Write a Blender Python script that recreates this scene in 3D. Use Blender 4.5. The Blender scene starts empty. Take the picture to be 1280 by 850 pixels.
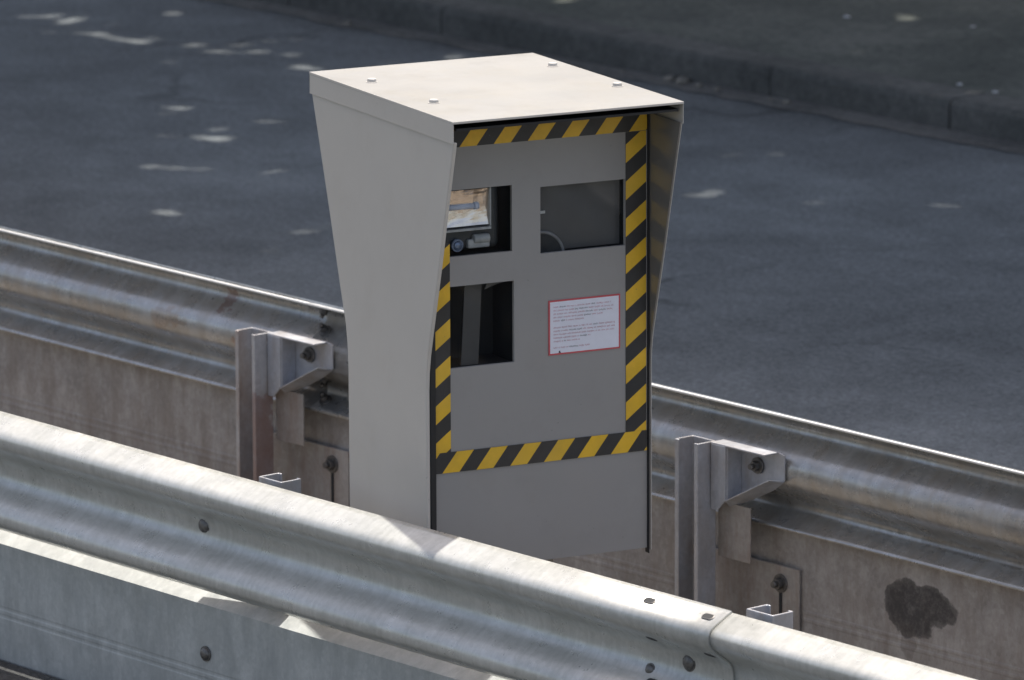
import bpy, bmesh, math, random
import numpy as np
from mathutils import Vector, Matrix

R = math.radians
random.seed(7)
np.random.seed(7)
S = bpy.context.scene
COL = S.collection

# ------------------------------------------------------------------ camera, sky, sun, exposure
cd = bpy.data.cameras.new('camera')
cam = bpy.data.objects.new('camera', cd)
COL.objects.link(cam)
r_ = Vector((0.64903054, 0.76075093, -0.00416922))
u_ = Vector((-0.15339037, 0.136228, 0.97873047))
b_ = Vector((0.74513808, -0.63458644, 0.205108))
M4 = Matrix((r_, u_, b_)).transposed().to_4x4()
M4.translation = Vector((0.0, -11.8580172, 4.6139581))
cam.matrix_world = M4
cd.sensor_width = 36.0
cd.lens = 237.24
cd.clip_start = 0.5
cd.clip_end = 2000.0
cd.dof.use_dof = True
cd.dof.focus_distance = 16.6
cd.dof.aperture_fstop = 7.5
S.camera = cam

SUN = Vector((-0.13, 0.186, 1.03)).normalized()          # direction towards the sun
SUN_EL = math.asin(SUN.z)
SUN_AZ = math.atan2(SUN.x, SUN.y)
w = bpy.data.worlds.new('World')
S.world = w
w.use_nodes = True
nt = w.node_tree
sky = nt.nodes.new('ShaderNodeTexSky')
sky.sky_type = 'NISHITA'
sky.sun_disc = False
sky.sun_elevation = SUN_EL
sky.sun_rotation = SUN_AZ
sky.air_density = 0.75
sky.dust_density = 3.5
sky.ozone_density = 0.8
wb = nt.nodes.new('ShaderNodeMix')          # camera white balance: a slightly warmer sky
wb.data_type = 'RGBA'; wb.blend_type = 'MULTIPLY'
wb.inputs[0].default_value = 1.0
wb.inputs[7].default_value = (1.10, 1.01, .90, 1)
nt.links.new(sky.outputs['Color'], wb.inputs[6])
nt.links.new(wb.outputs[2], nt.nodes['Background'].inputs['Color'])
nt.nodes['Background'].inputs['Strength'].default_value = 0.15
sl = bpy.data.lights.new('sun', 'SUN')
sl.energy = 4.0
sl.angle = R(0.53)
sl.color = (1.0, 0.955, 0.89)
so = bpy.data.objects.new('sun', sl)
COL.objects.link(so)
so.rotation_euler = SUN.to_track_quat('Z', 'Y').to_euler()
S.view_settings.view_transform = 'Standard'
S.view_settings.look = 'None'
S.view_settings.gamma = 1.0
S.view_settings.use_curve_mapping = False
S.view_settings.exposure = 0.80

# ------------------------------------------------------------------ helpers
class MB:
    """collects polygons and becomes one mesh object"""
    def __init__(s):
        s.v = []; s.f = []; s.m = []; s.sm = []
    def add(s, verts, faces, mi=0, smooth=False):
        o = len(s.v)
        s.v += [tuple(p) for p in verts]
        for f in faces:
            s.f.append([o + i for i in f]); s.m.append(mi); s.sm.append(smooth)
    def box(s, lo, hi, mi=0):
        (x0, y0, z0), (x1, y1, z1) = lo, hi
        s.add([(x0,y0,z0),(x1,y0,z0),(x1,y1,z0),(x0,y1,z0),(x0,y0,z1),(x1,y0,z1),(x1,y1,z1),(x0,y1,z1)],
              [(0,3,2,1),(4,5,6,7),(0,1,5,4),(1,2,6,5),(2,3,7,6),(3,0,4,7)], mi)
    def prism(s, poly, d, mi=0):
        """poly: 3-D points of a flat polygon, extruded along vector d"""
        n = len(poly); d = Vector(d)
        a = [Vector(p) for p in poly]; b = [p + d for p in a]
        s.add(a + b, [list(range(n))[::-1], list(range(n, 2*n))] + [(i, (i+1) % n, n + (i+1) % n, n + i) for i in range(n)], mi)
    def cyl(s, c, axis, r, h, n=20, mi=0, r2=None, caps=True):
        c = Vector(c); ax = Vector(axis).normalized()
        t = ax.orthogonal().normalized(); q = ax.cross(t)
        r2 = r if r2 is None else r2
        ring = lambda cc, rr: [cc + t*rr*math.cos(2*math.pi*i/n) + q*rr*math.sin(2*math.pi*i/n) for i in range(n)]
        V = ring(c, r) + ring(c + ax*h, r2)
        s.add(V, [(i, (i+1) % n, n + (i+1) % n, n + i) for i in range(n)], mi, n > 8)
        if caps:
            s.add(V, [list(range(n))[::-1], list(range(n, 2*n))], mi)
    def dome(s, c, axis, r, h, n=20, k=5, mi=0):
        c = Vector(c); ax = Vector(axis).normalized()
        t = ax.orthogonal().normalized(); q = ax.cross(t)
        V = []
        for j in range(k):
            a = j/k*math.pi/2
            V += [c + ax*h*math.sin(a) + (t*math.cos(2*math.pi*i/n) + q*math.sin(2*math.pi*i/n))*r*math.cos(a) for i in range(n)]
        V.append(c + ax*h)
        F = []
        for j in range(k-1):
            F += [(j*n+i, j*n+(i+1) % n, (j+1)*n+(i+1) % n, (j+1)*n+i) for i in range(n)]
        F += [((k-1)*n+i, (k-1)*n+(i+1) % n, k*n) for i in range(n)]
        s.add(V, F, mi, True)
    def torus(s, c, axis, r, rr, n=40, k=10, mi=0):
        c = Vector(c); ax = Vector(axis).normalized()
        t = ax.orthogonal().normalized(); q = ax.cross(t)
        V = []
        for i in range(n):
            e = t*math.cos(2*math.pi*i/n) + q*math.sin(2*math.pi*i/n)
            for j in range(k):
                V.append(c + e*(r + rr*math.cos(2*math.pi*j/k)) + ax*rr*math.sin(2*math.pi*j/k))
        s.add(V, [(i*k+j, ((i+1) % n)*k+j, ((i+1) % n)*k+(j+1) % k, i*k+(j+1) % k) for i in range(n) for j in range(k)], mi, True)
    def tube(s, pts, rad, n=10, mi=0):
        V = []; prev = None
        for i, p in enumerate(pts):
            p = Vector(p)
            d = (Vector(pts[min(i+1, len(pts)-1)]) - Vector(pts[max(i-1, 0)])).normalized()
            t = (Vector((1, 0.13, 0.07)) if abs(d.x) < .8 else Vector((0, 1, .1)))
            t = (t - d*t.dot(d)).normalized(); q = d.cross(t)
            V += [p + (t*math.cos(2*math.pi*j/n) + q*math.sin(2*math.pi*j/n))*rad[i] for j in range(n)]
        F = [(i*n+j, i*n+(j+1) % n, (i+1)*n+(j+1) % n, (i+1)*n+j) for i in range(len(pts)-1) for j in range(n)]
        F += [list(range(n))[::-1], list(range((len(pts)-1)*n, len(pts)*n))]
        s.add(V, F, mi, True)
    def build(s, name, mats, parent=None, origin=(0,0,0), bevel=0, seg=2, fixn=True):
        me = bpy.data.meshes.new(name)
        o = Vector(origin)
        me.from_pydata([Vector(p) - o for p in s.v], [], s.f)
        if not isinstance(mats, (list, tuple)): mats = [mats]
        for m in mats: me.materials.append(m)
        me.polygons.foreach_set('material_index', s.m)
        me.polygons.foreach_set('use_smooth', s.sm)
        me.update()
        if fixn:
            bm = bmesh.new(); bm.from_mesh(me)
            bmesh.ops.remove_doubles(bm, verts=bm.verts, dist=1e-6)
            bmesh.ops.recalc_face_normals(bm, faces=bm.faces)
            bm.to_mesh(me); bm.free()
        ob = bpy.data.objects.new(name, me)
        COL.objects.link(ob)
        if parent is not None: ob.parent = parent
        if bevel:
            bv = ob.modifiers.new('bevel', 'BEVEL')
            bv.width = bevel; bv.segments = seg; bv.limit_method = 'ANGLE'; bv.angle_limit = R(40)
        return ob

def thing(name, label, cat, loc, rz=0, group=None):
    o = bpy.data.objects.new(name, None)
    o.empty_display_size = .2
    COL.objects.link(o)
    o.location = loc; o.rotation_euler = (0, 0, rz)
    o['label'] = label; o['category'] = cat
    if group: o['group'] = group
    return o

def tag(o, label, cat, group=None):
    o['label'] = label; o['category'] = cat
    if group: o['group'] = group
    return o

def struct(o, kind='structure'):
    o['kind'] = kind
    return o

# ------------------------------------------------------------------ materials
class NT:
    def __init__(s, name):
        s.mat = bpy.data.materials.new(name); s.mat.use_nodes = True
        s.t = s.mat.node_tree; s.n = s.t.nodes; s.b = s.n['Principled BSDF']
        s.co = s.n.new('ShaderNodeTexCoord').outputs['Object']
    def link(s, a, b): s.t.links.new(a, b)
    def setin(s, node, key, v):
        if isinstance(v, bpy.types.NodeSocket): s.link(v, node.inputs[key])
        else: node.inputs[key].default_value = v
    def scale(s, v, sc=(1,1,1), loc=(0,0,0)):
        m = s.n.new('ShaderNodeMapping'); s.link(v, m.inputs['Vector'])
        m.inputs['Scale'].default_value = sc; m.inputs['Location'].default_value = loc
        return m.outputs['Vector']
    def noise(s, sc, detail=4, rough=.6, vec=None, dist=0):
        n = s.n.new('ShaderNodeTexNoise'); s.link(vec or s.co, n.inputs['Vector'])
        n.inputs['Scale'].default_value = sc; n.inputs['Detail'].default_value = detail
        n.inputs['Roughness'].default_value = rough; n.inputs['Distortion'].default_value = dist
        return n.outputs['Fac']
    def ramp(s, fac, stops):
        n = s.n.new('ShaderNodeValToRGB'); s.link(fac, n.inputs['Fac'])
        e = n.color_ramp.elements
        while len(e) < len(stops): e.new(.5)
        for q, (p, c) in zip(e, stops):
            q.position = p
            q.color = (c, c, c, 1) if isinstance(c, (int, float)) else (*c, 1)
        return n.outputs['Color']
    def mix(s, fac, a, b, mode='MIX'):
        n = s.n.new('ShaderNodeMix'); n.data_type = 'RGBA'; n.blend_type = mode
        for key, v in ((0, fac), (6, a), (7, b)):
            if isinstance(v, bpy.types.NodeSocket): s.link(v, n.inputs[key])
            elif key == 0: n.inputs[0].default_value = v
            else: n.inputs[key].default_value = (*v, 1) if not isinstance(v, (int, float)) else (v, v, v, 1)
        return n.outputs[2]
    def math(s, op, a, b=0, c=0):
        n = s.n.new('ShaderNodeMath'); n.operation = op
        for i, v in enumerate((a, b, c)):
            if isinstance(v, bpy.types.NodeSocket): s.link(v, n.inputs[i])
            else: n.inputs[i].default_value = v
        return n.outputs[0]
    def bump(s, h, dist=.002, strength=.5):
        n = s.n.new('ShaderNodeBump'); s.link(h, n.inputs['Height'])
        n.inputs['Distance'].default_value = dist; n.inputs['Strength'].default_value = strength
        s.link(n.outputs['Normal'], s.b.inputs['Normal'])
    def out(s, base, rough=.5, metal=0, spec=None, coat=None):
        s.setin(s.b, 'Base Color', (*base, 1) if isinstance(base, tuple) else base)
        s.setin(s.b, 'Roughness', rough); s.setin(s.b, 'Metallic', metal)
        if spec is not None: s.b.inputs['Specular IOR Level'].default_value = spec
        if coat is not None: s.b.inputs['Coat Weight'].default_value = coat; s.b.inputs['Coat Roughness'].default_value = .12
        return s.mat

def blob(m, centre, rad, wob=.35, freq=14):
    """0..1 mask of an irregular stain round a point (object coordinates, metres)"""
    n = m.n.new('ShaderNodeVectorMath'); n.operation = 'SUBTRACT'
    m.link(m.co, n.inputs[0]); n.inputs[1].default_value = centre
    d = m.n.new('ShaderNodeVectorMath'); d.operation = 'DIVIDE'
    m.link(n.outputs[0], d.inputs[0]); d.inputs[1].default_value = rad
    l = m.n.new('ShaderNodeVectorMath'); l.operation = 'LENGTH'
    m.link(d.outputs[0], l.inputs[0])
    a = m.math('MULTIPLY_ADD', m.math('SUBTRACT', m.noise(freq, 6, .62), .5), wob*4, l.outputs['Value'])
    return m.math('MULTIPLY', m.ramp(a, [(.72, 1.0), (.92, .8), (1.06, 0.0)]), m.ramp(m.noise(freq*2.6, 5, .75), [(.30, .72), (.55, 1.0)]))

def galv(name, lo, hi, rough=.42, metal=.45, streak=(60, 6, 4), stain=None, blobs=(), sk=.30):
    m = NT(name)
    big = m.noise(2.3, 5, .6)
    st = m.noise(1.0, 6, .65, m.scale(m.co, streak))
    sp = m.noise(90, 3, .7)
    vo = m.n.new('ShaderNodeTexVoronoi'); m.link(m.co, vo.inputs['Vector']); vo.inputs['Scale'].default_value = 75
    sep = m.n.new('ShaderNodeSeparateColor'); m.link(vo.outputs['Color'], sep.inputs[0])
    mot = m.noise(9, 6, .72)
    f = m.math('ADD', m.math('ADD', m.math('MULTIPLY', big, .26), m.math('MULTIPLY', mot, .30)),
               m.math('ADD', m.math('MULTIPLY', st, sk), m.math('ADD', m.math('MULTIPLY', sp, .44-sk), m.math('MULTIPLY', m.math('SUBTRACT', sep.outputs[0], .5), .07))))
    col = m.ramp(f, [(.38, lo), (.62, hi)])
    # small scuffs and specks of dirt
    col = m.mix(m.ramp(m.noise(30, 5, .75), [(.60, 0.0), (.80, .22)]), col, tuple(c*.45 for c in lo))
    if stain is not None:
        s2 = m.noise(1.0, 6, .7, m.scale(m.co, (16, 9, 5), (3.1, .7, 1.9)))
        col = m.mix(m.ramp(s2, [(.42, 0.0), (.70, .8)]), col, stain)
    for c, r, colr, wob, fr, amt in blobs:
        if isinstance(c, list):
            k = blob(m, c[0], r[0], wob, fr)
            for c2, r2 in zip(c[1:], r[1:]): k = m.math('MAXIMUM', k, blob(m, c2, r2, wob, fr))
        else:
            k = blob(m, c, r, wob, fr)
        col = m.mix(m.math('MULTIPLY', k, amt), col, colr)
    ro = m.ramp(m.noise(11, 5, .7), [(.3, rough-.08), (.7, rough+.12)])
    m.bump(m.math('ADD', m.math('MULTIPLY', m.noise(7, 3), .8), m.math('MULTIPLY', sp, .03)), .004, .30)
    return m.out(col, ro, metal)

def paint(name, base, var=.06, rough=.35, metal=0.0, tint=None, spec=None, streaks=True, grime=.22, coat=None):
    m = NT(name)
    n1 = m.noise(2.2, 5, .6); n2 = m.noise(1, 5, .65, m.scale(m.co, (28, 28, 2.5)))
    f = m.math('ADD', m.math('MULTIPLY', n1, .6), m.math('MULTIPLY', n2 if streaks else n1, .4))
    lo = tuple(c*(1-var) for c in base); hi = tuple(min(1, c*(1+var)) for c in base)
    col = m.ramp(f, [(.32, lo), (.68, hi)])
    if tint is not None:
        col = m.mix(m.ramp(m.noise(4.5, 6, .7), [(.48, 0.0), (.72, .6)]), col, tint)
    # faint runs of road grime, dust film and a few specks and scuffs
    run = m.noise(1, 6, .7, m.scale(m.co, (46, 46, 1.6) if streaks else (7, 7, 7), (2.3, 5.1, .4)))
    col = m.mix(m.ramp(run, [(.52, 0.0), (.74, grime)]), col, tuple(c*q for c, q in zip(base, (.62, .57, .50))))
    col = m.mix(m.ramp(m.noise(1.4, 6, .68, m.scale(m.co, (1, 1, 1), (4, 8, 2))), [(.46, 0.0), (.72, grime*.9)]), col, tuple(min(1, c*q) for c, q in zip(base, (1.16, 1.10, 1.0))))
    col = m.mix(m.ramp(m.noise(120, 3, .6), [(.715, 0.0), (.75, .55)]), col, tuple(c*.5 for c in base))
    scr = m.noise(1, 4, .75, m.scale(m.co, (9, 9, 70), (1, 3, 7)))
    col = m.mix(m.ramp(scr, [(.70, 0.0), (.76, grime)]), col, tuple(c*.7 for c in base))
    m.bump(m.math('ADD', m.noise(3.0, 2), m.math('MULTIPLY', m.noise(420, 2), .012)), .006, .28)
    return m.out(col, m.ramp(m.noise(6, 5), [(.3, rough-.06), (.7, rough+.10)]), metal, spec, coat)

def plain(name, base, rough=.5, metal=0, var=.12, sc=40):
    m = NT(name)
    f = m.noise(sc, 4, .6)
    col = m.ramp(f, [(.3, tuple(c*(1-var) for c in base)), (.7, tuple(min(1, c*(1+var)) for c in base))])
    return m.out(col, rough, metal)

M = {}
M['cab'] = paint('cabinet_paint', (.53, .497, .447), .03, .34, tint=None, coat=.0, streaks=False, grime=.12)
M['roof'] = paint('cabinet_paint_sunlit_top', (.262, .260, .252), .06, .5, tint=(.262, .248, .215), streaks=False, grime=.28)  # cabinet paint toned down to offset the sun on the top
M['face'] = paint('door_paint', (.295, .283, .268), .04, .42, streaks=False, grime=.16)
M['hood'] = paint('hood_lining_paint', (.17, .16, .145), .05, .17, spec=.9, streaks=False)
M['rubber'] = plain('black_rubber', (.012, .012, .013), .55)
M['dark'] = plain('cavity_black', (.018, .02, .022), .6)
def tapemat(name, base, fade):
    m = NT(name)
    f = m.noise(14, 5, .65)
    col = m.ramp(f, [(.32, tuple(c*.86 for c in base)), (.68, tuple(min(1, c*1.10) for c in base))])
    col = m.mix(m.ramp(m.noise(3.2, 3, .6), [(.42, 0.0), (.70, .55)]), col, fade)
    chip = m.ramp(m.noise(85, 4, .7), [(.69, 0.0), (.72, .9)])
    col = m.mix(chip, col, (.16, .15, .145))
    m.bump(m.noise(30, 3), .0015, .4)
    return m.out(col, m.ramp(m.noise(22, 3), [(.3, .33), (.7, .55)]), 0)
M['tapeY'] = tapemat('tape_yellow', (.75, .445, .025), (.64, .41, .06))
M['tapeK'] = tapemat('tape_black', (.028, .028, .028), (.060, .055, .050))
M['white'] = plain('notice_white', (.74, .74, .80), .4, var=.03)
M['red'] = plain('notice_red', (.55, .09, .10), .4, var=.05)
M['ink'] = plain('notice_ink', (.46, .15, .20), .5, var=.2)
M['inkK'] = plain('notice_ink_black', (.05, .04, .05), .5, var=.2)
M['bolt'] = plain('bolt_steel', (.15, .143, .135), .45, .6, .35, 90)
M['boltG'] = plain('bolt_galvanised', (.42, .42, .41), .45, .45, .25, 60)
M['screw'] = plain('cap_screw_steel', (.42, .41, .39), .5, .1, .1, 60)
M['plate'] = plain('camera_plate_grey', (.092, .089, .087), .5, 0, .10, 9)
M['chrome'] = plain('reflector_chrome', (.92, .80, .69), .24, 1.0, .08, 60)
M['tubeW'] = plain('lamp_tube_white', (.75, .80, .92), .25, 0, .08, 30)
M['plastB'] = plain('blue_glass_lens', (.26, .32, .44), .15, .3, .3, 60)
M['plastW'] = plain('pale_plastic', (.55, .55, .53), .4, 0, .2, 50)
M['housing'] = plain('housing_plastic', (.050, .055, .058), .4, 0, .2, 40)
M['plateD'] = plain('camera_plate_dark', (.070, .069, .067), .5, 0, .15, 9)
M['ring'] = plain('lens_ring_grey', (.22, .22, .22), .4, 0, .2, 50)
M['concrete'] = plain('plinth_concrete', (.30, .28, .25), .85, 0, .25, 14)

def glass():
    m = NT('window_glass')
    t = m.t
    out = m.n['Material Output']
    tr = m.n.new('ShaderNodeBsdfTransparent'); tr.inputs['Color'].default_value = (.90, .91, .91, 1)
    gl = m.n.new('ShaderNodeBsdfGlossy'); gl.inputs['Roughness'].default_value = .03
    fr = m.n.new('ShaderNodeFresnel'); fr.inputs['IOR'].default_value = 1.3
    mx = m.n.new('ShaderNodeMixShader')
    m.link(fr.outputs[0], mx.inputs[0]); m.link(tr.outputs[0], mx.inputs[1]); m.link(gl.outputs[0], mx.inputs[2])
    m.link(mx.outputs[0], out.inputs['Surface'])
    return m.mat
M['glass'] = glass()

def asphalt(name, base, lightspots=.5):
    m = NT(name)
    big = m.noise(.35, 5, .6); mid = m.noise(3.2, 5, .65); fine = m.noise(95, 3, .8); fin2 = m.noise(38, 4, .75)
    f = m.math('ADD', m.math('ADD', m.math('MULTIPLY', big, .25), m.math('MULTIPLY', mid, .15)),
               m.math('ADD', m.math('MULTIPLY', fine, .32), m.math('MULTIPLY', fin2, .28)))
    col = m.ramp(f, [(.40, tuple(c*.42 for c in base)), (.5, base), (.61, tuple(c*1.8 for c in base))])
    # fine wandering cracks
    v = m.n.new('ShaderNodeTexVoronoi'); v.feature = 'DISTANCE_TO_EDGE'
    wob = m.n.new('ShaderNodeTexNoise'); wob.inputs['Scale'].default_value = 1.3; wob.inputs['Detail'].default_value = 6
    m.link(m.co, wob.inputs['Vector'])
    mv = m.n.new('ShaderNodeVectorMath'); mv.operation = 'MULTIPLY_ADD'
    m.link(wob.outputs['Color'], mv.inputs[0]); mv.inputs[1].default_value = (1.6, 1.6, 0); m.link(m.co, mv.inputs[2])
    m.link(mv.outputs[0], v.inputs['Vector']); v.inputs['Scale'].default_value = .38
    crack = m.ramp(v.outputs['Distance'], [(.004, 1.0), (.013, 0.0)])
    brk = m.ramp(m.noise(.8, 3, .5), [(.50, 0.0), (.62, .65)])
    col = m.mix(m.math('MULTIPLY', crack, brk), col, tuple(c*.35 for c in base))
    # pale grit
    grit = m.ramp(m.noise(210, 2, .5), [(.74, 0.0), (.80, lightspots)])
    col = m.mix(grit, col, (.30, .29, .27))
    m.bump(m.math('ADD', fine, m.math('MULTIPLY', fin2, .7)), .006, .6)
    return m.out(col, .9, 0, .25)
M['road'] = asphalt('road_asphalt', (.160, .172, .175))
M['road2'] = asphalt('near_road_asphalt', (.058, .059, .058))
def soil(name, a, b, c, sc=1.0):
    m = NT(name)
    f = m.math('ADD', m.math('MULTIPLY', m.noise(1.1*sc, 5, .65), .4), m.math('ADD', m.math('MULTIPLY', m.noise(24*sc, 5, .7), .35), m.math('MULTIPLY', m.noise(110*sc, 3, .7), .25)))
    col = m.ramp(f, [(.38, a), (.5, b), (.63, c)])
    m.bump(m.noise(45*sc, 5, .75), .02, .7)
    return m.out(col, .95, 0, .2)
M['verge'] = soil('verge_earth', (.060, .068, .060), (.118, .126, .110), (.23, .23, .20))
M['gravel'] = soil('median_gravel', (.085, .075, .064), (.155, .138, .118), (.25, .225, .195))
M['ground'] = soil('far_ground', (.035, .045, .02), (.06, .07, .035), (.10, .105, .06), .3)
M['kerb'] = soil('kerb_concrete', (.075, .076, .071), (.125, .125, .116), (.20, .195, .18), .8)
M['stone'] = plain('pale_stone', (.27, .245, .205), .8, 0, .3, 40)
M['litter'] = plain('pale_litter', (.62, .62, .62), .6, 0, .1, 40)
M['bark'] = soil('bark', (.07, .055, .04), (.13, .105, .08), (.2, .17, .13), .6)
def leafmat():
    m = NT('leaf')
    f = m.noise(1.2, 3, .6)
    col = m.ramp(f, [(.3, (.040, .070, .022)), (.7, (.085, .120, .040))])
    m.out(col, .55, 0, .4)
    tl = m.n.new('ShaderNodeBsdfTranslucent'); tl.inputs['Color'].default_value = (.20, .22, .10, 1)
    mx = m.n.new('ShaderNodeMixShader'); mx.inputs[0].default_value = .4
    m.link(m.b.outputs[0], mx.inputs[1]); m.link(tl.outputs[0], mx.inputs[2])
    m.link(mx.outputs[0], m.n['Material Output'].inputs['Surface'])
    return m.mat
M['leaf'] = leafmat()

# ------------------------------------------------------------------ the ground
YF = -1.536          # back line of the near guardrail beam
def sheet(name, x0, x1, y0, y1, z, mat, t=.004):
    b = MB()
    b.add([(x0,y0,z),(x1,y0,z),(x1,y1,z),(x0,y1,z)], [(0,1,2,3)])
    return struct(b.build(name, mat))
sheet('ground', -700, 700, -700, 700, -.012, M['ground'])
sheet('far_carriageway', -120, 60, .16, 6.25, 0.0, M['road'])
sheet('median_gravel', -120, 60, -1.552, .16, -.004, M['gravel'])
nc = MB(); nc.box((-120, -9.5, -.02), (60, -1.552, .075)); struct(nc.build('near_carriageway', M['road2']))

# kerb: a run of stones with open joints, one structure
kb = MB()
J = [-22.75 + 1.03*i for i in range(-45, 32)]
for i in range(len(J)-1):
    x0, x1 = J[i] + .003, J[i+1] - .003
    dy = random.uniform(-.006, .006); dz = random.uniform(-.002, .002)
    p = [(0, -.05), (0, .105), (.010, .124), (.030, .133), (.20, .135), (.20, -.05)]
    kb.prism([(x0, 6.25 + dy + a, z + dz) for a, z in p], (x1 - x0, 0, 0))
kb.add([(J[0],6.262,-.04),(J[-1],6.262,-.04),(J[-1],6.262,.118),(J[0],6.262,.118)], [(0,1,2,3)], 1)
struct(kb.build('kerb', [M['kerb'], M['stone']]))
# gutter: a narrow strip of paler grit caught at the foot of the kerb
gb = MB()
n = 400; V = []
for i in range(n+1):
    x = -42 + i*.11
    V += [(x, 6.13 + random.uniform(-.025, .025), .004), (x, 6.248, .012)]
gb.add(V, [(2*i, 2*i+2, 2*i+3, 2*i+1) for i in range(n)])
struct(gb.build('gutter_grit', soil('gutter_grit', (.14, .135, .125), (.23, .22, .205), (.36, .34, .31), 1.4)))

# verge with gentle humps
vb = MB()
nx, ny = 150, 40
X0, X1, Y0, Y1 = -34, -4, 6.45, 16.0
import mathutils.noise as mn
V = []
for j in range(ny+1):
    for i in range(nx+1):
        x = X0 + (X1-X0)*i/nx; y = Y0 + (Y1-Y0)*j/ny
        e = min(1, (y - Y0)/.3)
        V.append((x, y, .125 + e*(.02*mn.noise((x*.9, y*.9, 0)) + .012*mn.noise((x*4, y*4, 3)) + .006*(y-Y0))))
vb.add(V, [(j*(nx+1)+i, j*(nx+1)+i+1, (j+1)*(nx+1)+i+1, (j+1)*(nx+1)+i) for j in range(ny) for i in range(nx)], 0, True)
vb.add([(-120,6.45,.12),(X0,6.45,.12),(X0,30,.12),(-120,30,.12)], [(0,1,2,3)])
vb.add([(X1,6.45,.12),(60,6.45,.12),(60,30,.12),(X1,30,.12)], [(0,1,2,3)])
vb.add([(X0,16.0,.12),(X1,16.0,.12),(X1,30,.12),(X0,30,.12)], [(0,1,2,3)])
struct(vb.build('verge', M['verge']))

# ------------------------------------------------------------------ guardrails
PROF = [(.004,-.001),(.018,-.0065),(.034,-.0145),(.050,-.0230),(.060,-.0285),(.0660,-.0325),(.0700,-.0370),(.0725,-.0430),(.0730,-.0500),(.0715,-.0575),(.068,-.0645),
        (.061,-.0725),(.050,-.0815),(.036,-.0915),(.021,-.1020),(.009,-.1125),(.0005,-.1245),(-.0045,-.139),(-.006,-.155)]
PROF = PROF + [(u, -.31 - z) for u, z in PROF[-2::-1]]
TH = .0045

def profile_normals(P):
    N = []
    for i in range(len(P)):
        a = P[max(i-1, 0)]; b = P[min(i+1, len(P)-1)]
        d = Vector((b[0]-a[0], b[1]-a[1])).normalized()
        N.append(Vector((-d.y, d.x)))                      # pointing to traffic
    return N
PN = profile_normals(PROF)

def beam_mesh(s, y0, ztop, x0, x1, off=0.0, step=.5, sag=0):
    """corrugated beam; s=-1 opens its crests to -Y, +1 to +Y"""
    b = MB()
    xs = [x0 + (x1-x0)*i/max(1, int((x1-x0)/step)) for i in range(max(1, int((x1-x0)/step))+1)]
    k = len(PROF); V = []
    for x in xs:
        jz = .0035*mn.noise((x*.35, y0*7, 1.7)); jy = .004*mn.noise((x*.4, y0*5, 8.2))
        for side in (0, 1):
            for (u, z), nn in zip(PROF, PN):
                o = off + (TH if side else 0)
                uu = u + (nn.x if nn.x > -2 else 0)*o; zz = z + nn.y*o
                V.append((x, y0 + s*uu + jy, ztop + zz + jz))
    F = []; W = 2*k
    for i in range(len(xs)-1):
        for j in range(k-1):
            F.append((i*W+j, (i+1)*W+j, (i+1)*W+j+1, i*W+j+1))
            F.append((i*W+k+j, i*W+k+j+1, (i+1)*W+k+j+1, (i+1)*W+k+j))
    b.add(V, F, 0, True)
    E = []
    for i in range(len(xs)-1):
        E.append((i*W, i*W+k, (i+1)*W+k, (i+1)*W)); E.append((i*W+k-1, (i+1)*W+k-1, (i+1)*W+2*k-1, i*W+2*k-1))
    for i in (0, len(xs)-1):
        for j in range(k-1): E.append((i*W+j, i*W+j+1, i*W+k+j+1, i*W+k+j))
    b.add(V, E, 0, False)
    # rolled bead along the top edge
    q0 = [(x, y0 + s*(PROF[0][0] - .001) + .004*mn.noise((x*.4, y0*5, 8.2)), ztop - .0035 + .0035*mn.noise((x*.35, y0*7, 1.7))) for x in xs]
    b.tube(q0, [.0045]*len(q0), 8, 1)
    return b

def prof_at(z):
    """u and normal at height z below the top (first corrugation side)"""
    for i in range(len(PROF)-1):
        if PROF[i][1] >= z >= PROF[i+1][1]:
            t = (PROF[i][1]-z)/max(1e-6, PROF[i][1]-PROF[i+1][1])
            return PROF[i][0] + t*(PROF[i+1][0]-PROF[i][0]), (PN[i]*(1-t) + PN[i+1]*t).normalized()
    return 0, Vector((1, 0))

def rail_bolt(parent, loc0, x, y, z, ax, r=.017, kind='round', mat=None, name='bolt', square=False):
    b = MB(); ax = Vector(ax).normalized(); c = Vector((x, y, z))
    if kind == 'round':
        b.cyl(c - ax*.004, ax, r*1.18, .006, 20)
        b.dome(c + ax*.002, ax, r, r*.55)
    else:
        b.cyl(c - ax*.004, ax, r*1.5, .007, 20)
        b.cyl(c + ax*.003, ax, r*.95, .014, 6)
        b.cyl(c + ax*.017, ax, r*.5, .012, 12)
    return b.build(name, mat or M['bolt'], parent, loc0)

def slot_hole(parent, loc0, c, ax, length, wid, name='slot'):
    """elongated bolt slot: pressed rim round a raised black face standing in for the hole"""
    ax = Vector(ax).normalized(); xd = Vector((1, 0, 0)); t = ax.cross(xd).normalized(); c = Vector(c)
    b = MB(); n = 24; rim = []; inn = []
    for i in range(n):
        a = 2*math.pi*i/n
        ex = math.cos(a)*wid + math.copysign(length - wid, math.cos(a)) if abs(math.cos(a)) > 1e-6 else 0
        rim.append(c + xd*ex*1.0 + t*math.sin(a)*wid + ax*.0012)
        inn.append(c + xd*ex*.86 + t*math.sin(a)*wid*.8 + ax*.0022)
    b.add(rim + inn, [(i, (i+1) % n, n + (i+1) % n, n + i) for i in range(n)], 0, True)
    b.add(inn, [list(range(n))], 1)
    return b.build(name, [M['bolt'], M['dark']], parent, loc0)

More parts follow.
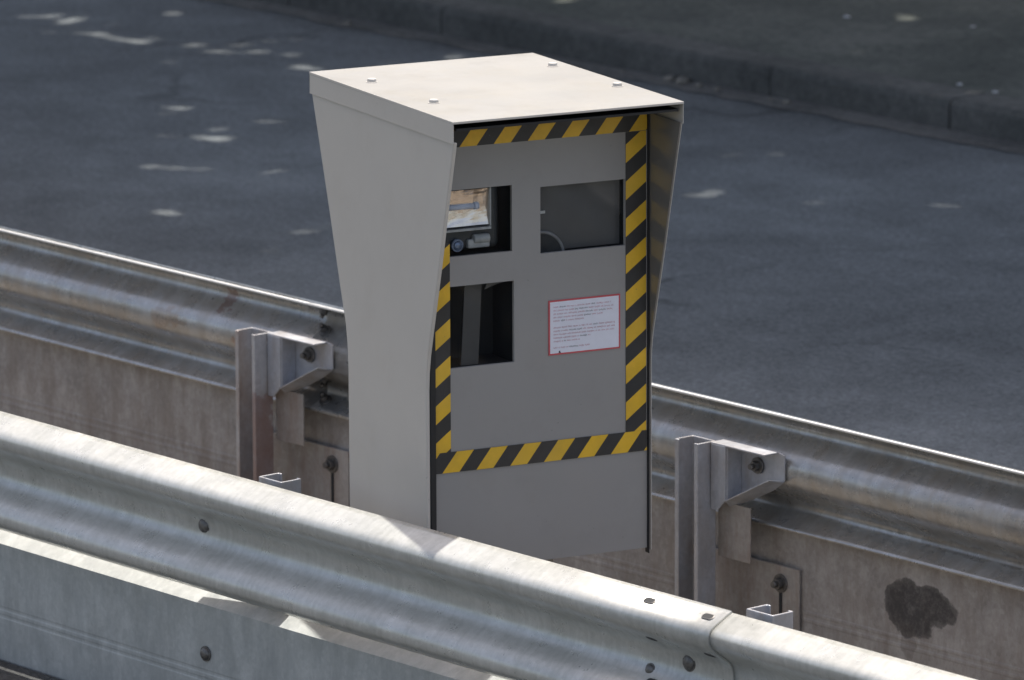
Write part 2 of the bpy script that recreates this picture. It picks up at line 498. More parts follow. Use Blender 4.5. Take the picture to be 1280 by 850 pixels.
def panel_mesh(s, y0, x0, x1, top=.390, bot=.050, lip=True, foot=True):
    """flat screen below the beam with two pressed grooves, a lip along the top and a folded foot"""
    P = []
    if lip: P += [(-.062, top+.034), (-.050, top+.030)]
    P += [(0, top)] if lip else [(0, .455)]
    for g in (.213, .192):
        P += [(0, g+.007), (-.0010, g+.003), (-.0010, g-.003), (0, g-.007)]
    P += [(0, bot+.02), (-.004, bot+.008)]
    if foot: P += [(-.020, bot), (-.030, bot-.002)]
    else: P += [(-.02, bot)]
    t = .0035
    b = MB(); k = len(P)
    nn = []
    for i in range(k):
        a = P[max(i-1, 0)]; c = P[min(i+1, k-1)]
        d = Vector((c[0]-a[0], c[1]-a[1])).normalized(); nn.append(Vector((-d.y, d.x)))
    xs = [x0 + (x1-x0)*i/max(1, int((x1-x0)/.4)) for i in range(max(1, int((x1-x0)/.4))+1)]
    V = []
    for x in xs:
        j = .004*mn.noise((x*.8, y0*3, 4.1))
        for side in (0, 1):
            for (u, z), q in zip(P, nn):
                V.append((x, y0 + s*(u + (q.x*t if side else 0)) + j, z + (q.y*t if side else 0)))
    W = 2*k; F = []
    for i in range(len(xs)-1):
        for j in range(k-1):
            F.append((i*W+j, (i+1)*W+j, (i+1)*W+j+1, i*W+j+1))
            F.append((i*W+k+j, i*W+k+j+1, (i+1)*W+k+j+1, (i+1)*W+k+j))
        F.append((i*W, i*W+k, (i+1)*W+k, (i+1)*W)); F.append((i*W+k-1, (i+1)*W+k-1, (i+1)*W+2*k-1, i*W+2*k-1))
    for i in (0, len(xs)-1):
        for j in range(k-1): F.append((i*W+j, i*W+j+1, i*W+k+j+1, i*W+k+j))
    b.add(V, F, 0, False)
    return b

def post_mesh(x0, yn, yfar, ztop, wd=.092, t=.0075):
    """channel post: web at yfar, two flanges reaching to yn"""
    b = MB()
    sg = 1 if yfar > yn else -1
    t = .005; lp = .015
    P = [(x0, yn), (x0+lp, yn), (x0+lp, yn+sg*t), (x0+t, yn+sg*t), (x0+t, yfar - sg*t), (x0+wd-t, yfar - sg*t), (x0+wd-t, yn+sg*t), (x0+wd-lp, yn+sg*t), (x0+wd-lp, yn), (x0+wd, yn), (x0+wd, yfar), (x0, yfar)]
    if sg < 0: P = P[::-1]
    b.prism([(x, y, -.25) for x, y in P], (0, 0, ztop + .25))
    return b

def bracket_mesh(X, Y, s, e, zt):
    """folded spacer tray fixed to the post flange; e=+1 runs to +X; s=-1: tray opens to -Y"""
    # outline in (along, z) on the back plate
    O = [(0, 0), (.208, 0), (.236, -.006), (.236, -.076), (.195, -.104), (.03, -.185), (0, -.185)]
    yb = Y; yo = Y + s*.052
    t = .004
    b = MB()
    P = lambda a, z, y: (X + e*a, y, zt + z)
    b.prism([P(a, z, yb) for a, z in O], (0, -s*t, 0))                       # back plate
    b.prism([P(a, z, yb + s*.001) for a, z in [(0, 0), (.212, 0), (.212, -.005), (0, -.005)]], (0, s*.050, 0))   # top flange
    # slanting lower flange, leaning outward
    q = [P(.236, -.076, yb+s*.001), P(.195, -.104, yb+s*.001), P(.03, -.185, yb+s*.001)]
    q2 = [P(.232, -.064, yo), P(.186, -.086, yo), P(.06, -.150, yo)]
    for i in range(2):
        b.prism([q[i], q[i+1], q2[i+1], q2[i]], (0, 0, -t))
    # cheek plate by the post
    b.prism([P(.002, -.004, yo), P(.060, -.004, yo), P(.060, -.150, yo), P(.028, -.184, yo), P(.002, -.184, yo)], (0, -s*t, 0))
    b.prism([P(.060, -.006, yo-s*t), P(.060, -.150, yo-s*t), P(.064, -.150, yb+s*.001), P(.064, -.006, yb+s*.001)], (e*t, 0, 0))
    return b

galv_front = galv('galvanised_front', (.395, .40, .37), (.57, .57, .54), .31, .40, (70, 4, 3),
                  blobs=[((2.37, .06, .70), (.09, .1, .02), (.20, .17, .12), .5, 30, .8)])
galv_rear = galv('galvanised_rear', (.30, .305, .30), (.49, .49, .48), .28, .55, (40, 5, 3), stain=(.33, .30, .26),
                 blobs=[((-2.175, .0, .682), (.035, .2, .035), (.17, .075, .055), .7, 40, .6),
                        ((-2.03, .0, .58), (.05, .2, .02), (.26, .15, .09), .8, 30, .6),
                        ((-2.4, .0, .60), (.08, .2, .03), (.30, .22, .16), .8, 22, .5),
                        ((.95, .0, .485), (.28, .2, .016), (.10, .09, .08), .5, 22, .45)])
galv_rim_lit = galv('galvanised_rim_sunlit', (.60, .60, .58), (.76, .76, .74), .5, .12)  # paler than the beam: sunlight on the top edge put into the colour
galv_post = galv('galvanised_post', (.36, .375, .405), (.53, .545, .58), .42, .4, (9, 9, 2.4), stain=(.33, .29, .26))
galv_postr = galv('galvanised_post_rusty', (.38, .38, .39), (.56, .56, .56), .45, .35, (9, 9, 2.4), stain=(.33, .24, .19),
                  blobs=[((-1.84, -.08, .33), (.05, .1, .14), (.24, .13, .105), .6, 14, .6),
                         ((-1.81, -.05, .63), (.025, .1, .025), (.20, .05, .04), .6, 40, .9),
                         ((-1.87, -.1, .61), (.02, .1, .03), (.30, .15, .07), .6, 40, .8)])
galv_panelF = galv('galvanised_screen_front', (.36, .375, .36), (.53, .545, .525), .5, .2, (18, 8, 6), stain=(.31, .325, .315))
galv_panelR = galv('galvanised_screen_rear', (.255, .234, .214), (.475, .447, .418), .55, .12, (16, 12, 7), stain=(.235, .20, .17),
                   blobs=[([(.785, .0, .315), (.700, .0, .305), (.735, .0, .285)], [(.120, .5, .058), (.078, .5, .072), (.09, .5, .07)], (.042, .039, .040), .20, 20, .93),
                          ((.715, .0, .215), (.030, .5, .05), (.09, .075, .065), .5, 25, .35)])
galv_plate = galv('galvanised_plate_dull', (.30, .275, .25), (.46, .43, .395), .5, .2, (14, 14, 4), stain=(.26, .19, .15))

# ---- far guardrail (we see its back)
LR = Vector((-13.1, 0, 0))
gr = thing('guardrail', 'far guardrail seen from its back behind the camera box, brown stained lower screen', 'guardrail', LR)
REAR_Z = .75
joints = [-32.0, -23.0, -14.53, -5.4, 4.0]
for i in range(len(joints)-1):
    bm_ = beam_mesh(1, 0, REAR_Z, joints[i] - (.30 if i else 0), joints[i+1], off=.0048*(i % 2))
    bo = bm_.build('rail_beam', [galv_rear, galv_rim_lit], gr, LR, fixn=True)
    if i:
        for dx in (-.07, -.275):
            for z in (-.020, -.085, -.225, -.29):
                u, nn = prof_at(z) if z > -.155 else prof_at(-.31 - z)
                if z < -.155: nn = Vector((nn.x, -nn.y))
                ax = Vector((0, -nn.x, -nn.y))
                rail_bolt(bo, LR, joints[i] + dx, u, REAR_Z + z - .001, ax, .013, 'hex')
for (a, c) in ((-32, -20.7), (-20.7, -12.81), (-12.81, -4.0)):
    panel_mesh(1, .048 + (.0 if a != -20.7 else .0045), a - (.0 if a == -32 else .0), c - .002, lip=False, foot=False).build('lower_screen', galv_panelR, gr, LR)

RX = [-13.128 - 1.903*k for k in range(-3, 6)]
for k, x in enumerate(RX):
    rusty = abs(x + 15.03) < .1
    po = post_mesh(x, -.108, -.042, .652).build('post', galv_postr if rusty else galv_post, gr, LR, bevel=.002)
    br = bracket_mesh(x + .0935, -.012, -1, 1, .652).build('bracket', galv_post, gr, LR, bevel=.0012)
    if rusty: po['label'] = 'channel post stained with red rust'
    bx = x + .0935
    rail_bolt(br, LR, bx + .135, -.0165, .603, (0, -1, 0), .015, 'hex')
    hb = MB()
    hb.box((x + .088, -.030, .333), (x + .215, -.0255, .485))
    hb.build('hanger_strap', galv_plate, gr, LR, bevel=.001)
    sb = MB()
    sb.box((x - .08, .0365, .095), (x + .336, .0425, .327))
    sp = sb.build('splice_plate', galv_plate, gr, LR, bevel=.0015)
    rail_bolt(sp, LR, x + .265, .035, .279, (0, -1, 0), .017, 'hex')
    tb = MB(); tb.box((x + .260, .0340, .12), (x + .270, .0364, .262)); tb.build('slot', M['dark'], sp, LR)
    rail_bolt(sp, LR, x - .06, .035, .279, (0, -1, 0), .017, 'hex')

# ---- near guardrail (we see its traffic side)
LF = Vector((-13.1, YF, 0))
gf = thing('guardrail', 'near guardrail crossing in front of the camera box, sunlit white top edge', 'guardrail', LF)
FZ = .75
SE = -11.323
secs = [(-32.0, -19.6, .0), (-19.9, SE, .0050), (SE - .32, -3.5, .0)]
beams = []
for a, c, off in secs:
    beams.append(beam_mesh(-1, YF, FZ, a, c, off=off).build('rail_beam', [galv_front, galv_front], gf, LF))
def front_pt(z):
    zz = z if z > -.155 else -.31 - z
    u, nn = prof_at(zz)
    if z < -.155: nn = Vector((nn.x, -nn.y))
    return u, nn
OFF = .0050 + TH
for dx in (-.042, -.247):
    for z in (-.0175, -.094, -.216, -.2925):
        u, nn = front_pt(z)
        slot_hole(beams[1], LF, (SE + dx, YF - u - nn.x*OFF, FZ + z + nn.y*OFF), (0, -nn.x, nn.y), .019, .0095)
for bx, kind in ((-11.475, 0), (-13.335, 0), (-15.2, 0), (-17.1, 0), (-9.6, 0)):
    u, nn = front_pt(-.150)
    rail_bolt(beams[1 if bx < SE else 2], LF, bx, YF - u - OFF, FZ - .148, (0, -1, 0), .019, 'round', M['bolt'])
rail_bolt(beams[1], LF, -11.605, YF - .002 - OFF, FZ - .190, (0, -1, .25), .014, 'round', M['bolt'])
pans = []
for (a, c, o) in ((-32, -21.4, 0), (-21.4, -14.75, .0013), (-14.75, -5, 0)):
    pn = panel_mesh(-1, YF + .004 - o, a, c).build('lower_screen', galv_panelF, gf, LF)
    pans.append(pn)
for bx in (-13.338, -15.24, -17.1, -11.47):
    rail_bolt(pans[1] if bx < -14.75 else pans[2], LF, bx, YF - .004, .262, (0, -1, 0), .017, 'round', M['bolt'])
FX = [-13.172 - 1.84*k for k in range(-3, 5)]
for x in FX:
    post_mesh(x, YF + .112, YF + .046, .752).build('post', galv_post, gf, LF, bevel=.002)
    br = bracket_mesh(x - .0015, YF + .012, 1, -1, .722).build('bracket', galv_post, gf, LF, bevel=.0012)
    rail_bolt(br, LF, x - .135, YF + .0165, .665, (0, 1, 0), .021, 'hex')

# ------------------------------------------------------------------ the speed camera box
PHI = R(75.9181)
CL = Vector((-12.4612, -1.4327, 0))
sc = thing('speed_camera', 'grey roadside speed camera box with yellow and black striped border and sunlit white roof', 'speed camera', CL, PHI)
W = .631
# local axes: x to the right along the front, y to the back, z up
SIDE = [(-.003,1.702),(.040,1.545),(.085,1.375),(.128,1.225),(.152,1.140),(.160,1.095),(.1625,1.05),(.1625,.575),(.620,.575),(.620,1.02),(.6235,1.075),(.632,1.13),(.665,1.225),(.722,1.40),(.826,1.702)]
sb = MB(); sb.prism([(.0, y, z) for y, z in SIDE], (.011, 0, 0))
sl_ = sb.build('side_panel', M['cab'], sc, bevel=.0025)
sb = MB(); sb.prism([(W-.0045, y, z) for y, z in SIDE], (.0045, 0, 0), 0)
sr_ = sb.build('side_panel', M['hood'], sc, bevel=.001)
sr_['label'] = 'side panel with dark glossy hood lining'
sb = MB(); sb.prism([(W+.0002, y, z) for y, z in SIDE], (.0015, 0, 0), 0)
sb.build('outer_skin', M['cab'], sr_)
# back
bb = MB()
back = [(.620,.575),(.620,1.02),(.6235,1.075),(.632,1.13),(.665,1.225),(.722,1.40),(.826,1.702)]
for i in range(len(back)-1):
    (y0, z0), (y1, z1) = back[i], back[i+1]
    bb.add([(.011, y0-.004, z0), (W-.005, y0-.004, z0), (W-.005, y1-.004, z1), (.011, y1-.004, z1)], [(0,1,2,3)])
bb.build('back_panel', M['cab'], sc)
fb = MB(); fb.box((.0115, .175, .578), (W-.005, .615, .584)); fb.build('floor_plate', M['face'], sc)
pb = MB(); pb.box((.10, .25, -.20), (.40, .56, .5775)); pb.build('plinth', M['concrete'], sc, bevel=.008)
# roof cap: top plate with skirts on the sides and back, thin lip at the front
rb = MB()
ZR = 1.755
rb.box((-.0035, -.008, ZR-.006), (W+.0035, .831, ZR))
rb.box((-.0035, -.006, ZR-.056), (-.0003, .831, ZR-.006))
rb.box((W+.0020, -.006, ZR-.056), (W+.0035, .831, ZR-.006))
rb.box((-.0003, .8275, ZR-.056), (W+.0020, .831, ZR-.006))
rf = rb.build('roof', M['roof'], sc, bevel=.0018)
rf.data.materials.append(M['cab'])
for p in rf.data.polygons:  # only the sunlit top keeps the toned-down copy, skirts match the sides
    if abs(p.normal.z) < .5: p.material_index = 1
so_ = MB(); so_.box((.0115, .004, ZR-.026), (W-.005, .80, ZR-.020)); so_.build('soffit', M['rubber'], sc)
for (a, b) in ((.070, .613), (.075, .262), (.584, .617), (.591, .269)):
    q = MB(); q.cyl((a, b, ZR-.0005), (0,0,1), .0150, .0025, 20); q.cyl((a, b, ZR+.002), (0,0,1), .0125, .0075, 20, r2=.0110)
    q.build('roof_bolt', M['screw'], sc, bevel=.001)

# front door: plate with three openings
FB = .168
A0, A1, C0, C1 = .0272, .6225, .580, 1.727
wins = [(.046, .2435, 1.3815, 1.549), (.3225, .5605, 1.3675, 1.537), (.060, .2485, 1.098, 1.306)]
xs = sorted({A0, A1} | {v for q in wins for v in q[:2]}); zs = sorted({C0, C1} | {v for q in wins for v in q[2:]})
db = MB()
inside = lambda x, z: any(q[0] < x < q[1] and q[2] < z < q[3] for q in wins)
for i in range(len(xs)-1):
    for j in range(len(zs)-1):
        if not inside((xs[i]+xs[i+1])/2, (zs[j]+zs[j+1])/2):
            db.add([(xs[i], FB, zs[j]), (xs[i+1], FB, zs[j]), (xs[i+1], FB, zs[j+1]), (xs[i], FB, zs[j+1])], [(0,1,2,3)])
for (x0, x1, z0, z1) in wins:
    d = .010
    db.add([(x0,FB,z0),(x1,FB,z0),(x1,FB,z1),(x0,FB,z1),(x0,FB+d,z0),(x1,FB+d,z0),(x1,FB+d,z1),(x0,FB+d,z1)],
           [(0,1,5,4),(1,2,6,5),(2,3,7,6),(3,0,4,7)])
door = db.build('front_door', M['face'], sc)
# black rubber gaskets either side, reaching a little below the door
for (x0, x1) in ((.0115, .0268), (.6229, W-.0052)):
    g = MB(); g.box((x0, .160, .566), (x1, .180, 1.727)); g.build('gasket', M['rubber'], sc, bevel=.002)

# openings: dark box, glass, what sits inside
for k, (x0, x1, z0, z1) in enumerate(wins):
    D = .13
    g = MB()
    e = .004
    y0, y1 = FB + .0105, FB + D
    g.add([(x0-e,y0,z0-e),(x1+e,y0,z0-e),(x1+e,y0,z1+e),(x0-e,y0,z1+e),(x0-e,y1,z0-e),(x1+e,y1,z0-e),(x1+e,y1,z1+e),(x0-e,y1,z1+e)],
          [(0,1,5,4),(1,2,6,5),(2,3,7,6),(3,0,4,7),(4,5,6,7)])
    ob = g.build('window', M['dark'], sc)
    p = MB(); p.add([(x0-e+.0005, y0+.002, z0-e+.0005),(x1+e-.0005, y0+.002, z0-e+.0005),(x1+e-.0005, y0+.002, z1+e-.0005),(x0-e+.0005, y0+.002, z1+e-.0005)], [(0,1,2,3)])
    p.build('glass_pane', M['glass'], ob)
    if k == 0:
        ob['label'] = 'window with flash lamp behind glass'
        hb = MB(); hb.box((.049, .206, 1.386), (.228, .245, 1.5475)); hb.build('flash_housing', M['housing'], ob, bevel=.016, seg=4)
        f = MB()
        # flash reflector: concave ribbed trough in a frame
        fx0, fx1, fz0, fz1, fy = .066, .190, 1.452, 1.543, .1885
        n = 14; V = []; nxs = 9
        for i in range(n+1):
            t = i/n; z = fz0 + (fz1-fz0)*t; d = .007*(1 - (2*t-1)**2)
            for j in range(nxs+1):
                x = fx0 + (fx1-fx0)*j/nxs
                V.append((x, fy + d + .0004*((j % 2)) + .0015*mn.noise((x*40, z*60, 2)), z))
        f.add(V, [(i*(nxs+1)+j, i*(nxs+1)+j+1, (i+1)*(nxs+1)+j+1, (i+1)*(nxs+1)+j) for i in range(n) for j in range(nxs)])
        f.build('flash_reflector', M['chrome'], ob, fixn=False)
        f = MB()
        f.box((fx1, fy-.004, fz0-.004), (fx1+.004, fy+.02, fz1+.004)); f.box((fx0-.004, fy-.004, fz0-.012), (fx1+.004, fy+.02, fz0-.006))
        f.build('flash_frame', M['plastW'], ob)
        f = MB(); f.cyl((fx0, fy+.008, 1.500), (1, 0, 0), .0075, .085, 16); f.cyl((fx0+.085, fy+.008, 1.500), (1,0,0), .010, .012, 16, 0)
        f.build('flash_tube', M['tubeW'], ob)
        f = MB(); f.cyl((.105, .205, 1.4035), (0, -1, 0), .016, .012, 24); f.dome((.105, .193, 1.4035), (0,-1,0), .012, .006, 20)
        f.build('lens', M['plastB'], ob)
        f = MB(); f.box((.135, .195, 1.392), (.196, .235, 1.415)); f.cyl((.150, .2, 1.415), (1, 0, 0), .012, .045, 14)
        f.build('cable_housing', M['plastW'], ob, bevel=.004)
    elif k == 1:
        f = MB(); f.add([(x0,.200,z0),(x1,.200,z0),(x1,.200,z1),(x0,.200,z1)], [(0,1,2,3)])
        f.build('camera_plate', M['plate'], ob)
        f = MB(); f.torus((.337, .197, 1.352), (0, 1, 0), .064, .0045)
        f.build('lens_ring', M['ring'], ob)
        f = MB(); f.cyl((.337, .198, 1.352), (0, -1, 0), .060, .003, 40); f.build('lens', M['dark'], ob)
        f = MB(); f.box((.330, .1965, 1.463), (.350, .1998, 1.470)); f.build('tag', M['plastW'], ob)
    else:
        f = MB(); f.prism([(.118, .205, z0-.003), (.166, .205, z0-.003), (.177, .205, z1+.003), (.130, .205, z1+.003)], (0, .01, 0))
        f.build('camera_plate', M['plateD'], ob)
        f = MB(); f.prism([(.19, .20, z1-.004), (.255, .20, z1-.004), (.255, .20, z1+.002), (.182, .20, z1-.022)], (0, .004, 0))  # grey sliver painted in for the reflection at the pane's top right
        f.build('pane_reflection', M['plate'], ob)

# hazard tape: each run is a flat strip cut into slanting yellow and black stripes
def clip(poly, nx_, nz_, d):
    out = []
    for i in range(len(poly)):
        a, b = poly[i], poly[(i+1) % len(poly)]
        da = a[0]*nx_ + a[1]*nz_ - d; db_ = b[0]*nx_ + b[1]*nz_ - d
        if da >= 0: out.append(a)
        if da*db_ < 0:
            t = da/(da-db_); out.append((a[0]+t*(b[0]-a[0]), a[1]+t*(b[1]-a[1])))
    return out
def tape(x0, x1, z0, z1, vertical, phase, y, period=.0945, nicks=()):
    """phase: along-position of a yellow centre on the strip's lower/left edge"""
    b = MB(); t = .0012
    rect = [(x0,z0),(x1,z0),(x1,z1),(x0,z1)]
    if vertical: nx_, nz_, ref = -.76, 1.0, (x0, phase)
    else: nx_, nz_, ref = 1.0, -.78, (phase, z0)
    c0 = ref[0]*nx_ + ref[1]*nz_
    for k in range(-30, 31):
        for h, mi in ((0, 0), (.5, 1)):
            c = c0 + (k + h)*period
            p = clip(rect, nx_, nz_, c - period*.25)
            if p: p = clip(p, -nx_, -nz_, -(c + period*.25))
            if len(p) >= 3:
                b.add([(x, y, z) for x, z in p], [list(range(len(p)))], mi)
    for (a, c) in (((x0,z0),(x1,z0)),((x1,z0),(x1,z1)),((x1,z1),(x0,z1)),((x0,z1),(x0,z0))):
        b.add([(a[0],y,a[1]),(c[0],y,c[1]),(c[0],y+t,c[1]),(a[0],y+t,a[1])], [(0,1,2,3)], 1)
    for (nx, nw, na, nb_) in nicks:                      # torn nicks where the black print shows
        b.add([(nx, y-.0002, na), (nx+nw, y-.0002, na), (nx+nw*1.3, y-.0002, nb_), (nx+nw*.2, y-.0002, nb_)], [(0,1,2,3)], 1)
    o = b.build('hazard_tape', [M['tapeY'], M['tapeK']], sc, fixn=False)
    return o
tape(.0282, .6215, 1.657, 1.708, False, .122, FB-.0016)
tape(.0285, .0700, .8395, 1.418, True, 1.301 - .035, FB-.0018)
tape(.5615, .6190, .8395, 1.656, True, 1.601, FB-.0018)
tape(.0285, .6205, .8340, .8865, False, .069, FB-.0026, nicks=((.0455, .004, .850, .884), (.2430, .0035, .868, .8862), (.2560, .006, .873, .8862), (.3430, .007, .871, .8862), (.452, .003, .874, .8862)))

# notice
nb = MB(); DX = -.0110; nx0, nx1, nz0, nz1 = .3545+DX, .5560+DX, 1.1055, 1.2455
nb.box((nx0, FB-.0022, nz0), (nx1, FB-.0004, nz1), 0)
notice = nb.build('notice', M['red'], sc)
nb = MB(); nb.box((nx0+.0042, FB-.0028, nz0+.0042), (nx1-.0042, FB-.00225, nz1-.0042)); nb.build('notice_sheet', M['white'], notice)
tb = MB(); tk = MB()
rl = random.Random(5)
def line(x, z, x_end, bold=()):
    while x < x_end:
        n = rl.choice((2, 3, 4, 5, 6, 7, 8, 9, 11))
        m = rl.random() < .17
        for i in range(n):
            if x > x_end: break
            h = rl.choice((.0026, .0026, .0026, .0038, .0034)); dn = rl.choice((0, 0, 0, 0, .0010))
            tgt = tk if m else tb
            y = FB - .0031
            tgt.add([(x, y, z-dn), (x+.0006, y, z-dn), (x+.0006, y, z+h), (x, y, z+h)], [(0,1,2,3)])
            tgt.add([(x, y, z-dn), (x+.0016, y, z-dn), (x+.0016, y, z-dn+.0007), (x, y, z-dn+.0007)], [(0,1,2,3)])
            if rl.random() < .6: tgt.add([(x, y-.0001, z+.0020), (x+.0016, y-.0001, z+.0020), (x+.0016, y-.0001, z+.0026), (x, y-.0001, z+.0026)], [(0,1,2,3)])
            x += .0023
        x += .0024
zz = nz1 - .0190
for e in (.530, .535, .534, .505, .455): line(nx0+.0135, zz, e+DX); zz -= .0088
zz -= .0085
for e in (.540, .540, .538, .470, .442): line(nx0+.0135, zz, e+DX); zz -= .0088
zz -= .0075
line(nx0+.0135, zz, .470+DX)
zz -= .0115
tb.build('print', M['ink'], notice, fixn=False)['kind'] = 'stuff'
tk.box((nx0+.028, FB-.0032, zz), (nx0+.032, FB-.0029, zz+.0045)); tk.box((nx0+.0275, FB-.0032, zz-.001), (nx0+.034, FB-.0029, zz+.0005))
tk.build('print', M['inkK'], notice, fixn=False)['kind'] = 'stuff'

# ------------------------------------------------------------------ small stones and scraps
def stone(x, y, z, r, label, mat, group, name='stone', flat=.6):
    b = MB(); sd = random.random()*50
    bm = bmesh.new(); bmesh.ops.create_icosphere(bm, subdivisions=2, radius=1)
    V = []
    for v in bm.verts:
        k = 1 + .35*mn.noise(v.co*1.3 + Vector((sd, 0, 0)))
        V.append((v.co.x*r*k*1.25, v.co.y*r*k, z*0 + v.co.z*r*k*flat))
    F = [[v.index for v in f.verts] for f in bm.faces]; bm.free()
    b.add(V, F, 0, True)
    o = b.build(name, mat)
    o.location = (x, y, z + r*flat*.55); o.rotation_euler = (0, 0, random.uniform(0, 6))
    return tag(o, label, 'stone' if name == 'stone' else 'litter', group)
for (x, y, r) in ((-20.22,6.21,.024),(-20.14,6.21,.030),(-20.03,6.2,.016),(-19.92,6.2,.014),(-19.6,6.2,.009),(-19.51,6.2,.015),(-20.5,6.2,.010)):
    stone(x, y, .01, r, 'pale stone lying in the gutter at the foot of the kerb', M['stone'], 'stones in the gutter')
for (x, y, r) in ((-22.23,6.15,.016),):
    stone(x, y, .004, r, 'single pale stone at the kerb foot, up beyond the left of the roof', M['stone'], None)
for (x, y, r) in ((-20.37,7.34,.014),(-19.82,7.54,.015),(-18.85,6.52,.011),(-18.63,6.50,.011)):
    stone(x, y, .13, r, 'small white scrap lying on the dark verge above the kerb', M['litter'], 'scraps on the verge', 'litter_scrap', .4)

# ------------------------------------------------------------------ trees that shade the far carriageway
DAP = [(-22.96,5.25,.137),(-22.86,5.3,.051),(-22.58,5.26,.102),(-22.23,4.91,.067),(-22.04,4.93,.066),(-22.11,5.41,.101),(-22.01,5.4,.05),(-22.03,5.65,.051),
       (-21.55,5.33,.05),(-21.85,5.46,.042),(-21.03,4.38,.064),(-20.55,3.99,.062),(-20.36,3.86,.046),(-20.59,4.22,.039),(-20.0,3.56,.053),(-19.74,3.73,.038),
       (-20.15,3.45,.046),(-21.28,4.07,.048),(-20.95,4.52,.048),(-23.05,5.77,.069),(-21.36,5.75,.066),(-21.4,5.89,.083),(-18.3,4.65,.045),(-17.9,4.82,.059),
       (-17.82,4.91,.05),(-17.52,5.13,.045),(-18.8,5.3,.03),(-18.7,5.48,.03),(-16.99,4.34,.05),(-18.76,3.22,.03),(-17.88,5.89,.03),(-19.27,2.97,.05),
       (-20.18,7.55,.09),(-19.9,6.62,.035),(-21.44,6.76,.06),(-20.22,7.86,.03)]
SX, SY = SUN.x/SUN.z, SUN.y/SUN.z
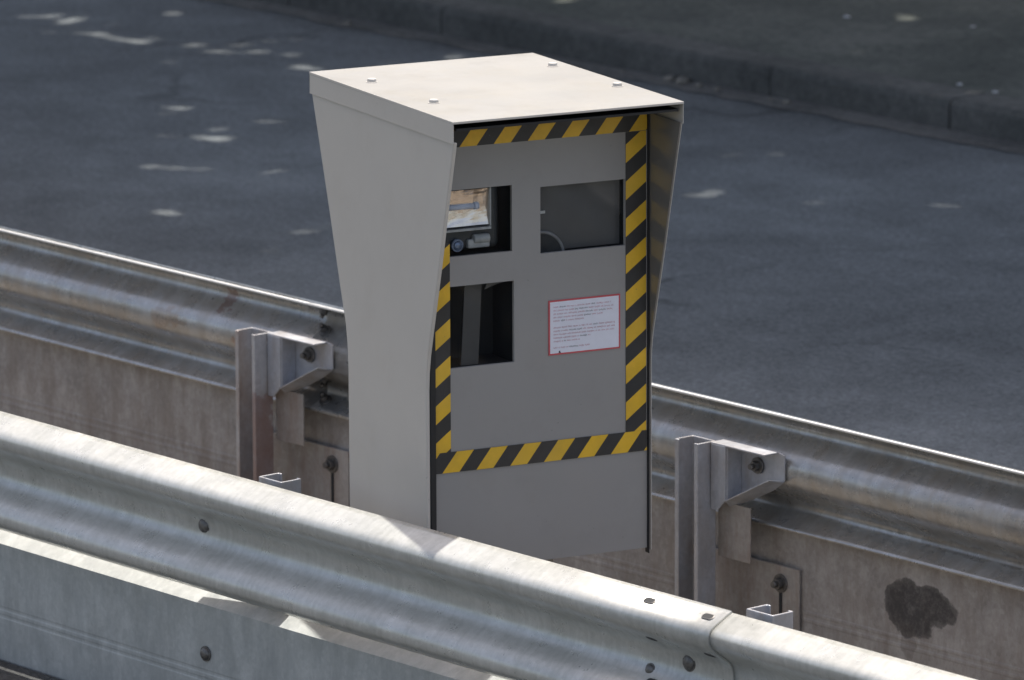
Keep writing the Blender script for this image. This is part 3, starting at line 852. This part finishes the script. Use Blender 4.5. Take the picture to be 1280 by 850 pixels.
def tree(x, y, cx, cy, rx, ry, seed, n, label):
    rg = np.random.RandomState(seed); rn = random.Random(seed)
    base = Vector((x, y, .12))
    t = thing('tree', label, 'tree', base, 0, 'shade trees along the far kerb')
    tr = MB()
    p0 = base - Vector((0, 0, .1))
    top = Vector((x + (cx-x)*.25, y + (cy-y)*.22, 5.4))
    pts = [p0, p0.lerp(top, .12), p0.lerp(top, .4) + Vector((.08, -.05, 0)), p0.lerp(top, .75), top]
    tr.tube(pts, [.42, .30, .25, .23, .22], 16)
    for k in range(9):
        a = 2*math.pi*k/9 + rn.uniform(-.2, .2); rr = rn.uniform(.55, .9)
        e = Vector((cx + rx*rr*math.cos(a), cy + ry*rr*math.sin(a), rn.uniform(7.4, 8.8)))
        m1 = top.lerp(e, .35) + Vector((0, 0, .55)); m2 = top.lerp(e, .7) + Vector((rn.uniform(-.3,.3), rn.uniform(-.3,.3), .45))
        tr.tube([top - Vector((0,0,.25)), m1, m2, e], [.13, .09, .055, .02], 9)
        for q in range(4):
            s0 = m1.lerp(e, .2 + .2*q)
            e2 = s0 + Vector((rn.uniform(-1.6,1.6), rn.uniform(-1.6,1.6), rn.uniform(.3,1.3)))
            tr.tube([s0, s0.lerp(e2, .5) + Vector((0,0,.15)), e2], [.04, .028, .01], 6)
    tr.build('trunk', M['bark'], t, base)
    # crown: leaf blades spread through a flattened dome
    N = int(n*1.6)
    th = rg.uniform(0, 2*np.pi, N); rad = np.sqrt(rg.uniform(0, 1, N))
    wob = 1 + .10*np.sin(3*th + seed) + .07*np.sin(7*th + 2*seed) + .05*np.sin(13*th)
    px = cx + rx*rad*wob*np.cos(th); py = cy + ry*rad*wob*np.sin(th)
    hz = np.sqrt(np.clip(1 - rad**2, .03, 1))
    pz = 6.8 + .9*rad**2*0 + rg.beta(1.3, 1.6, N)*3.4*hz + .35*np.sin(px*1.7+seed)*np.cos(py*1.9)
    gx = px - SX*pz; gy = py - SY*pz
    keep = gy > .62 + .28*np.sin(gx*2.3) + .18*np.sin(gx*6.1 + 1) + rg.uniform(0, .25, N)
    lot = rg.uniform(0, 1, N)
    for (dx, dy, dr) in DAP:  # gaps cut in the crown so sun flecks land on the listed spots
        q2 = (gx-dx)**2 + (gy-dy)**2
        keep &= q2 > (dr*.12 + .030)**2
        keep &= (q2 > (dr*1.15 + .07)**2) | (lot > .80)
        if dx < -20.5: keep &= (q2 > (dr*2.6 + .10)**2) | (lot > .42)
    px, py, pz = px[keep][:n], py[keep][:n], pz[keep][:n]
    N = len(px)
    L = rg.uniform(.13, .20, N); Wd = L*rg.uniform(.42, .6, N)
    az = rg.uniform(0, 2*np.pi, N); ti = rg.normal(0, .42, N); rl_ = rg.normal(0, .42, N)
    d = np.stack([np.cos(az)*np.cos(ti), np.sin(az)*np.cos(ti), np.sin(ti)], 1)
    sdir = np.stack([-np.sin(az)*np.cos(rl_), np.cos(az)*np.cos(rl_), np.sin(rl_)], 1)
    P = np.stack([px, py, pz], 1) - np.array(base)
    up = np.cross(d, sdir)
    v = np.empty((N, 6, 3))
    v[:,0] = P - d*L[:,None]*.8
    v[:,1] = P - d*L[:,None]*.15 + sdir*Wd[:,None]*.8
    v[:,2] = P + d*L[:,None]*.35 + sdir*Wd[:,None]*.7
    v[:,3] = P + d*L[:,None]*.9 - up*L[:,None]*.15
    v[:,4] = P + d*L[:,None]*.35 - sdir*Wd[:,None]*.7
    v[:,5] = P - d*L[:,None]*.15 - sdir*Wd[:,None]*.8
    me = bpy.data.meshes.new('crown')
    me.vertices.add(N*6); me.vertices.foreach_set('co', v.reshape(-1))
    me.loops.add(N*6); me.loops.foreach_set('vertex_index', np.arange(N*6, dtype=np.int32))
    me.polygons.add(N); me.polygons.foreach_set('loop_start', np.arange(0, N*6, 6, dtype=np.int32))
    me.update(calc_edges=True); me.validate()
    me.materials.append(M['leaf'])
    o = bpy.data.objects.new('crown', me); COL.objects.link(o); o.parent = t
tree(-27.0, 10.6, -26.4, 6.4, 5.2, 5.8, 3, 24000, 'broad shade tree, second from the far end of the row')
tree(-20.6, 10.9, -20.2, 6.5, 4.6, 5.8, 11, 28000, 'broad shade tree on the verge, third from the far end of the row')
tree(-14.2, 10.6, -15.6, 6.1, 3.3, 5.4, 23, 14500, 'broad shade tree on the verge, nearest the camera end of the row')
tree(-35.0, 10.2, -35.4, 6.0, 5.0, 5.8, 31, 15000, 'broad shade tree added out of view, farthest one up the road')  # unseen tree added to block sun and sky and darken the road's far end
